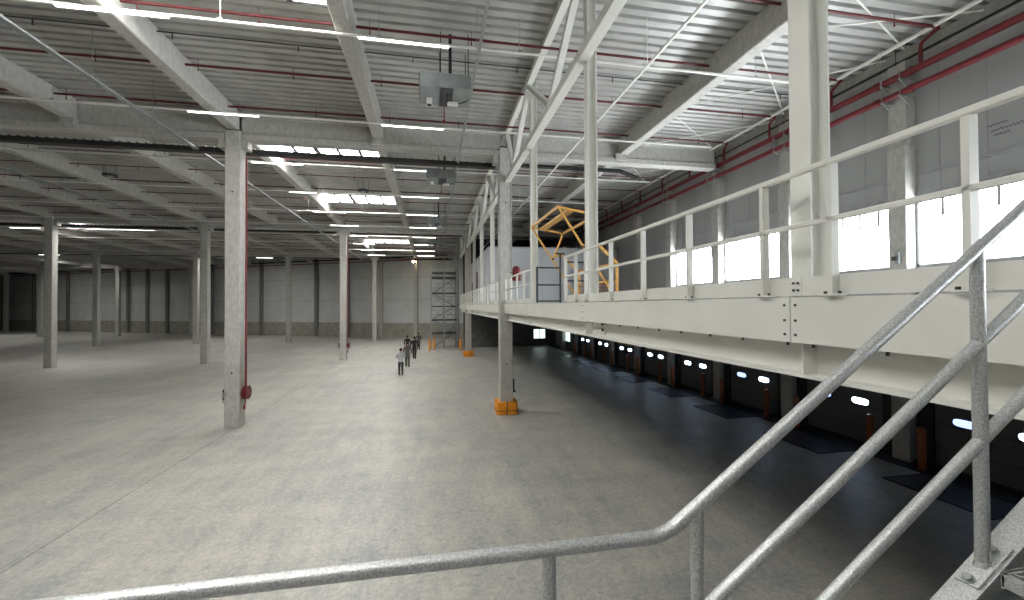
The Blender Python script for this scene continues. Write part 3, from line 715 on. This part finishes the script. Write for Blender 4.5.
for x, lb in ((-.14, 'orange guard post at the left foot of the stair tower'), (3.1 - .2, 'orange guard post at the right foot of the stair tower'), (.28, 'orange guard post just right of the left tower post')):
    c = thing('guard_post', lb, 'post', (x, 43.4 if x != .28 else 44.6, 0), 0, 'orange guard posts by the stair tower')
    MB().tube([(0, 0, 0), (0, 0, 1.08), (0, 0, 1.13), (0, 0, 1.15)], [.10, .10, .08, .04], 16).build('post_tube', 'orange', c)
    MB().box((-.14, -.14, 0), (.14, .14, .012)).build('base_plate', 'dark', c)
t = thing('downpipe', 'tall grey downpipe rising beside the stair tower', 'pipe', (2.86, 45.9, 0))
MB().tube([(0, 0, 0), (0, 0, 11.8)], .09, 10).build('pipe_run', 'galv_dull', t)
q = MB()
for z in (2, 4.5, 7, 9.5): q.box((-.12, -.12, z), (.12, .12, z + .06))
q.build('pipe_clip', 'dark', t)

# ------------------------------------------------------------------ near stair with galvanised railing (plane y = 1.30)
R = .0222; YS = 1.30; SL = .72
Bx, Bz = .755, 3.735
def curve_pts(a, b, c, r=.07, n=7):
    a, b, c = Vector(a), Vector(b), Vector(c); d1 = (a - b).normalized(); d2 = (c - b).normalized()
    p, q = b + d1 * r, b + d2 * r; out = [a]
    for i in range(n + 1):
        s = i / n; out.append(p * (1 - s) ** 2 + b * 2 * s * (1 - s) + q * s * s)
    return out + [c]
t = thing('stair_railing', 'galvanised tubular stair railing bending up to the right in front of the camera', 'railing', (0, YS, 0))
top_end = 3.35
MB().tube(curve_pts((-3.0, 0, Bz), (Bx, 0, Bz), (top_end, 0, Bz + SL * (top_end - Bx))), R, 20).build('handrail', 'galv', t)
for dz, nm in ((-.365, 'mid_rail'), (-.745, 'lower_rail')):
    MB().tube(curve_pts((-3.0, 0, Bz + dz), (Bx, 0, Bz + dz), (top_end, 0, Bz + dz + SL * (top_end - Bx))), R * .98, 18).build(nm, 'galv', t)
MB().box((-3.0, -.006, 2.61), (.8, .006, 2.75)).build('kick_board', 'galv', t)
for x in (.36, -.75, -1.9, -2.98):
    MB().tube([(x, 0, 2.615), (x, 0, Bz)], R, 18).build('rail_post', 'galv', t)
x = .875; MB().tube([(x, 0, 2.73), (x, 0, Bz + SL * (x - Bx))], R, 18).build('rail_post', 'galv', t)
def zs(x): return 3.475 + SL * (x - 2.10)      # top of the stringer flange
for x in (2.105,):
    p = MB().tube([(x, 0, zs(x)), (x, 0, Bz + SL * (x - Bx))], R * 1.02, 20).build('rail_post', 'galv', t)
    b = MB().tube([(x, 0, zs(x) - .002), (x, 0, zs(x) + .018)], [R * 1.35, R * 1.05], 20).build('weld_collar', 'galv', p)
dx = Vector((1, 0, SL)).normalized(); up = Vector((-SL, 0, 1)).normalized()
def plate(cx, L, wy, th, off):
    c = Vector((cx, 0, zs(cx))) + up * off
    return MB().bar(c - dx * L / 2, c + dx * L / 2, wy, th, up)
bp = plate(2.11, .22, .078, .010, .006); bp = bp.build('base_plate', 'galv', t, .003)
for s in (-1, 1):
    c = Vector((2.10, 0, zs(2.10))) + up * .010 + dx * s * .078
    MB().tube([c, c + up * .004], .021, 18).build('washer', 'galv_dull', bp); MB().tube([c + up * .004, c + up * .016], .016, 6).build('bolt_head', 'galv_dull', bp)
t = thing('stair_flight', 'galvanised steel stair flight with grating treads at the lower right', 'stairs', (0, 0, 0))
xa, xb = .62, 2.98
for yy, s in ((1.30, 1), (.16, -1)):
    def P(x, o, dy=0): c = Vector((x, yy + dy, zs(x))) + up * o; return c
    m = MB().bar(P(xa, -.006), P(xb, -.006), .10, .012, up); m.bar(P(xa, -.12, .05 * s), P(xb, -.12, .05 * s), .012, .22, up); m.bar(P(xa, -.236), P(xb, -.236), .10, .012, up)
    m.build('stringer', 'galv', t, .003)
rise, run = .186, .2635
for k in range(-4, 4):
    z = 3.525 + rise * k; x = 2.01 + run * k
    if x + .27 > 3.05: break
    tr = MB().box((x, .225, z - .045), (x + .028, 1.19, z)).build('tread', 'galv', t, .002)
    g = MB().box((x + .26, .225, z - .03), (x + .264, 1.19, z))
    for q in range(26): g.box((x + .03, .24 + q * .0385, z - .028), (x + .26, .243 + q * .0385, z - .002))
    for q in range(6): g.box((x + .05 + q * .04, .225, z - .008), (x + .053 + q * .04, 1.19, z - .001))
    g.build('tread_grating', 'galv_dull', tr)
    MB().box((x, 1.182, z - .05), (x + .264, 1.19, z)).build('tread_end_plate', 'galv', tr)
t = thing('stair_landing', 'galvanised steel stair landing below the camera', 'landing', (0, 0, 2.61))
MB().box((-3.05, -.5, -.2), (.72, -.42, 0)).box((-3.05, 1.26, -.2), (.72, 1.34, 0)).box((-3.05, -.42, -.2), (-2.97, 1.26, 0)).box((.64, -.42, -.2), (.72, 1.26, 0)).build('landing_frame', 'galv', t)
g = MB()
for q in range(60): g.box((-2.95 + q * .06, -.42, -.03), (-2.945 + q * .06, 1.26, -.002))
for q in range(28): g.box((-2.97, -.40 + q * .06, -.012), (.64, -.395 + q * .06, -.003))
g.build('landing_grating', 'galv_dull', t)
for x, y in ((-2.95, -.4), (-2.95, 1.2), (.62, -.4), (.62, 1.2)): MB().box((x - .05, y - .05, -2.61), (x + .05, y + .05, -.2)).build('landing_leg', 'galv', t)

# faint marker scribbles on the dock wall panel
m = MB(); rr = random.Random(3)
for row, (z, n) in enumerate(((8.86, 5), (8.72, 8), (8.60, 4))):
    for k in range(n):
        y = 8.15 - k * .075 - row * .06; h = .03 + .03 * rr.random()
        m.bar((13.614, y, z), (13.614, y - .05, z + h), .004, .012, (0, 0, 1)); m.bar((13.614, y - .05, z + h), (13.614, y - .07, z - .01), .004, .010, (0, 0, 1))
tag(m.build('marker_scribble', 'ink'), 'illegible black marker scribble on the grey wall panel above the railing', 'scribble')

# ------------------------------------------------------------------ people
def skin_obj(name, chains, mat, parent, sub=2):
    bm = bmesh.new(); ly = bm.verts.layers.skin.verify(); vs = {}
    def gv(p, r, root=False):
        k = tuple(round(c, 4) for c in p)
        if k not in vs:
            v = bm.verts.new(p); v[ly].radius = r if isinstance(r, tuple) else (r, r); v[ly].use_root = root; vs[k] = v
        return vs[k]
    first = True
    for ch in chains:
        prev = None
        for p, r in ch:
            v = gv(p, r, first); first = False
            if prev is not None and prev is not v and not bm.edges.get((prev, v)): bm.edges.new((prev, v))
            prev = v
    me = bpy.data.meshes.new(name); bm.to_mesh(me); bm.free(); me.materials.append(M[mat])
    o = bpy.data.objects.new(name, me); COL.objects.link(o); o.parent = parent
    s = o.modifiers.new('skin', 'SKIN'); s.use_smooth_shade = True
    d = o.modifiers.new('smooth', 'SUBSURF'); d.levels = sub; d.render_levels = sub
    return o
def person(x, y, rz, label, top, legs, step=.12, armup=0.0, h=1.75, longcoat=False):
    t = thing('person', label, 'person', (x, y, 0), rz, 'people walking together down the hall')
    k = h / 1.75; t.scale = (k, k, k)
    hip, sh, neck = .93, 1.44, 1.50
    fl = (-.09, step, .07); fr = (.09, -step, .09)
    kl = (-.09, step * .6 + .03, .50); kr = (.09, -step * .35 + .04, .50)
    hl, hr = (-.10, 0, hip - .04), (.10, 0, hip - .04)
    el = (-.27, -.02 - step * .4, 1.14); er = (.27, -.02 + step * .4, 1.14)
    wl_, wr_ = (-.26, .06 - step * .6, .90), (.26, .10 + step * .5, .92)
    if armup:
        el = (-.29, .05, 1.16); er = (.29, .05, 1.16); wl_ = (-.14, .26, 1.24); wr_ = (.14, .26, 1.24)
    hA = (wl_[0] + .01, wl_[1] + (.03 if not armup else .06), wl_[2] - (.07 if not armup else 0)); hB = (wr_[0] - .01, wr_[1] + (.03 if not armup else .06), wr_[2] - (.07 if not armup else 0))
    pel = ((0, 0, hip), (.125, .085)); bodych = [
        [pel, ((0, 0, 1.10), (.105, .07)), ((0, 0, 1.28), (.12, .075)), ((0, 0, 1.40), (.09, .055)), ((0, .0, 1.47), .05), ((0, .01, 1.545), .05), ((0, .02, 1.60), (.07, .082)), ((0, .015, 1.67), (.082, .096)), ((0, .01, 1.725), (.06, .07))],
        [pel, (hl, .075), (kl, .05), ((fl[0], fl[1] - .01, .10), .036), ((fl[0], fl[1] + .12, .035), .034)],
        [pel, (hr, .075), (kr, .05), ((fr[0], fr[1] - .01, .10), .036), ((fr[0], fr[1] + .12, .035), .034)],
        [((0, 0, 1.40), (.09, .055)), ((-.18, 0, 1.39), .045), (el, .036), (wl_, .026), (hA, (.022, .034))],
        [((0, 0, 1.40), (.09, .055)), ((.18, 0, 1.39), .045), (er, .036), (wr_, .026), (hB, (.022, .034))]]
    for hand, wr, sd in ((hA, wl_, 1), (hB, wr_, -1)):
        h = Vector(hand); d = (h - Vector(wr)).normalized(); a = d.cross(Vector((1, 0, 0))).normalized()
        for q, L in enumerate((.065, .08, .075, .055)):
            o = a * (.026 - .0175 * q); p1 = h + o + d * L * .55; p2 = h + o * 1.1 + d * L + Vector((sd * .018, 0, 0))
            bodych.append([(hand, (.022, .034)), (tuple(p1), .010), (tuple(p2), .008)])
        p1 = h - d * .02 + a * .045 + Vector((sd * .012, 0, 0)); bodych.append([(hand, (.022, .034)), (tuple(p1), .011), (tuple(p1 + d * .035 + a * .012), .009)])
    b = skin_obj('body', bodych, 'skin', t)
    # face: nose, eyes, ears on the +y side
    f = MB().add([(-.018, .105, 1.63), (.018, .105, 1.63), (0, .135, 1.625), (0, .10, 1.67)], [(0, 1, 2), (0, 2, 3), (1, 3, 2), (0, 3, 1)])
    f.build('nose', 'skin', b)
    for s in (-1, 1):
        q = MB().tube([(s * .032, .098, 1.668), (s * .032, .106, 1.668)], .011, 8); q.build('eye', 'hair', b)
        q = MB().tube([(s * .082, .0, 1.65), (s * .094, -.01, 1.65)], [.028, .02], 8); q.build('ear', 'skin', b)
    MB().box((-.025, .100, 1.597), (.025, .108, 1.603)).build('mouth', 'red', b)
    hv = MB(); n, mm = 20, 12; vs = []
    for a in range(mm + 1):
        th = pi * a / mm
        for c in range(n): vs.append((.090 * sin(th) * cos(2 * pi * c / n), -.004 + .108 * sin(th) * sin(2 * pi * c / n), 1.665 + .108 * cos(th)))
    fs = []
    for a in range(mm):
        for c in range(n):
            q = (a * n + c, a * n + (c + 1) % n, (a + 1) * n + (c + 1) % n, (a + 1) * n + c); cen = sum((Vector(vs[w]) for w in q), Vector()) / 4
            if cen.z > 1.70 or (cen.y < .01 and cen.z > 1.60): fs.append(q)
    hv.add(vs, fs, True); ho = hv.build('hair', 'hair', t); so = ho.modifiers.new('thick', 'SOLIDIFY'); so.thickness = .012; so.offset = 1
    lo = .62 if longcoat else .86
    skin_obj('jacket', [
        [((0, 0, 1.10), (.165, .12)), ((0, 0, 1.28), (.185, .13)), ((0, 0, 1.41), (.15, .105)), ((0, 0, 1.465), (.075, .07)), ((0, .0, 1.50), (.062, .06))],
        [((0, 0, 1.10), (.165, .12)), ((0, 0, .95), (.185, .14)), ((0, 0, lo), (.195, .15))],
        [((0, 0, 1.41), (.15, .105)), ((-.185, 0, 1.385), .078), (el, .062), (tuple(wl_[i] * .92 + el[i] * .08 for i in range(3)), .045)],
        [((0, 0, 1.41), (.15, .105)), ((.185, 0, 1.385), .078), (er, .062), (tuple(wr_[i] * .92 + er[i] * .08 for i in range(3)), .045)]], top, t)
    skin_obj('trousers', [[((0, 0, hip + .08), (.16, .115)), ((0, 0, hip), (.165, .12)), (hl, .105), (kl, .078), ((fl[0], fl[1] - .015, .13), .062), ((fl[0], fl[1] - .015, .085), .062)], [((0, 0, hip), (.165, .12)), (hr, .105), (kr, .078), ((fr[0], fr[1] - .015, .13), .062), ((fr[0], fr[1] - .015, .085), .062)]], legs, t)
    for fo in (fl, fr):
        skin_obj('shoe', [[((fo[0], fo[1] - .05, .055), (.05, .05)), ((fo[0], fo[1] + .06, .05), (.05, .042)), ((fo[0], fo[1] + .16, .04), (.045, .032))]], 'shoe', t, 1)
    return t
person(-1.93, 28.5, .25, 'person standing in a light grey shirt and dark trousers, nearest of the group', 'shirt', 'trouser', .07, 1)
person(-1.72, 32.3, .1, 'person in a grey-brown coat walking just behind the one in grey shirt', 'coat', 'coat', .13, 0, 1.84, True)
person(-1.40, 37.1, -.1, 'person dressed all in black walking at the right of the group', 'blackcloth', 'blackcloth', .15, 0, 1.9)
p = person(-2.15, 40.6, .0, 'person in a black jacket partly hidden behind the grey-brown coat, left of the group', 'blackcloth', 'blackcloth', .1, 0, 1.76)
person(-1.28, 44.6, .1, 'person in dark clothes, farthest right of the group and farthest away', 'coat', 'trouser', .12, 0, 1.78)

# ------------------------------------------------------------------ camera, world, view
f, yaw, pit, rol = 426.11, .1878, .0128, -.0054
fw = Vector((sin(yaw) * cos(pit), cos(yaw) * cos(pit), sin(pit))); rt = Vector((cos(yaw), -sin(yaw), 0)); upv = rt.cross(fw)
rx = rt * cos(rol) + upv * sin(rol); uy = -rt * sin(rol) + upv * cos(rol)
cd = bpy.data.cameras.new('camera'); cd.sensor_width = 36; cd.sensor_fit = 'HORIZONTAL'; cd.lens = f / 1024 * 36; cd.clip_start = .05; cd.clip_end = 400
cam = bpy.data.objects.new('camera', cd); COL.objects.link(cam)
cam.matrix_world = Matrix(((rx.x, uy.x, -fw.x, 0), (rx.y, uy.y, -fw.y, 0), (rx.z, uy.z, -fw.z, 4.5), (0, 0, 0, 1)))
sc.camera = cam
wd = bpy.data.worlds.new('world'); wd.use_nodes = True; wd.node_tree.nodes['Background'].inputs[0].default_value = (.75, .85, 1, 1); wd.node_tree.nodes['Background'].inputs[1].default_value = .5; sc.world = wd
sc.view_settings.view_transform = 'Standard'; sc.view_settings.look = 'None'; sc.view_settings.gamma = 1; sc.view_settings.use_curve_mapping = False
sc.view_settings.exposure = 1.0
cy = sc.cycles; cy.use_denoising = True; cy.max_bounces = 10; cy.diffuse_bounces = 6; cy.glossy_bounces = 4; cy.sample_clamp_indirect = 6
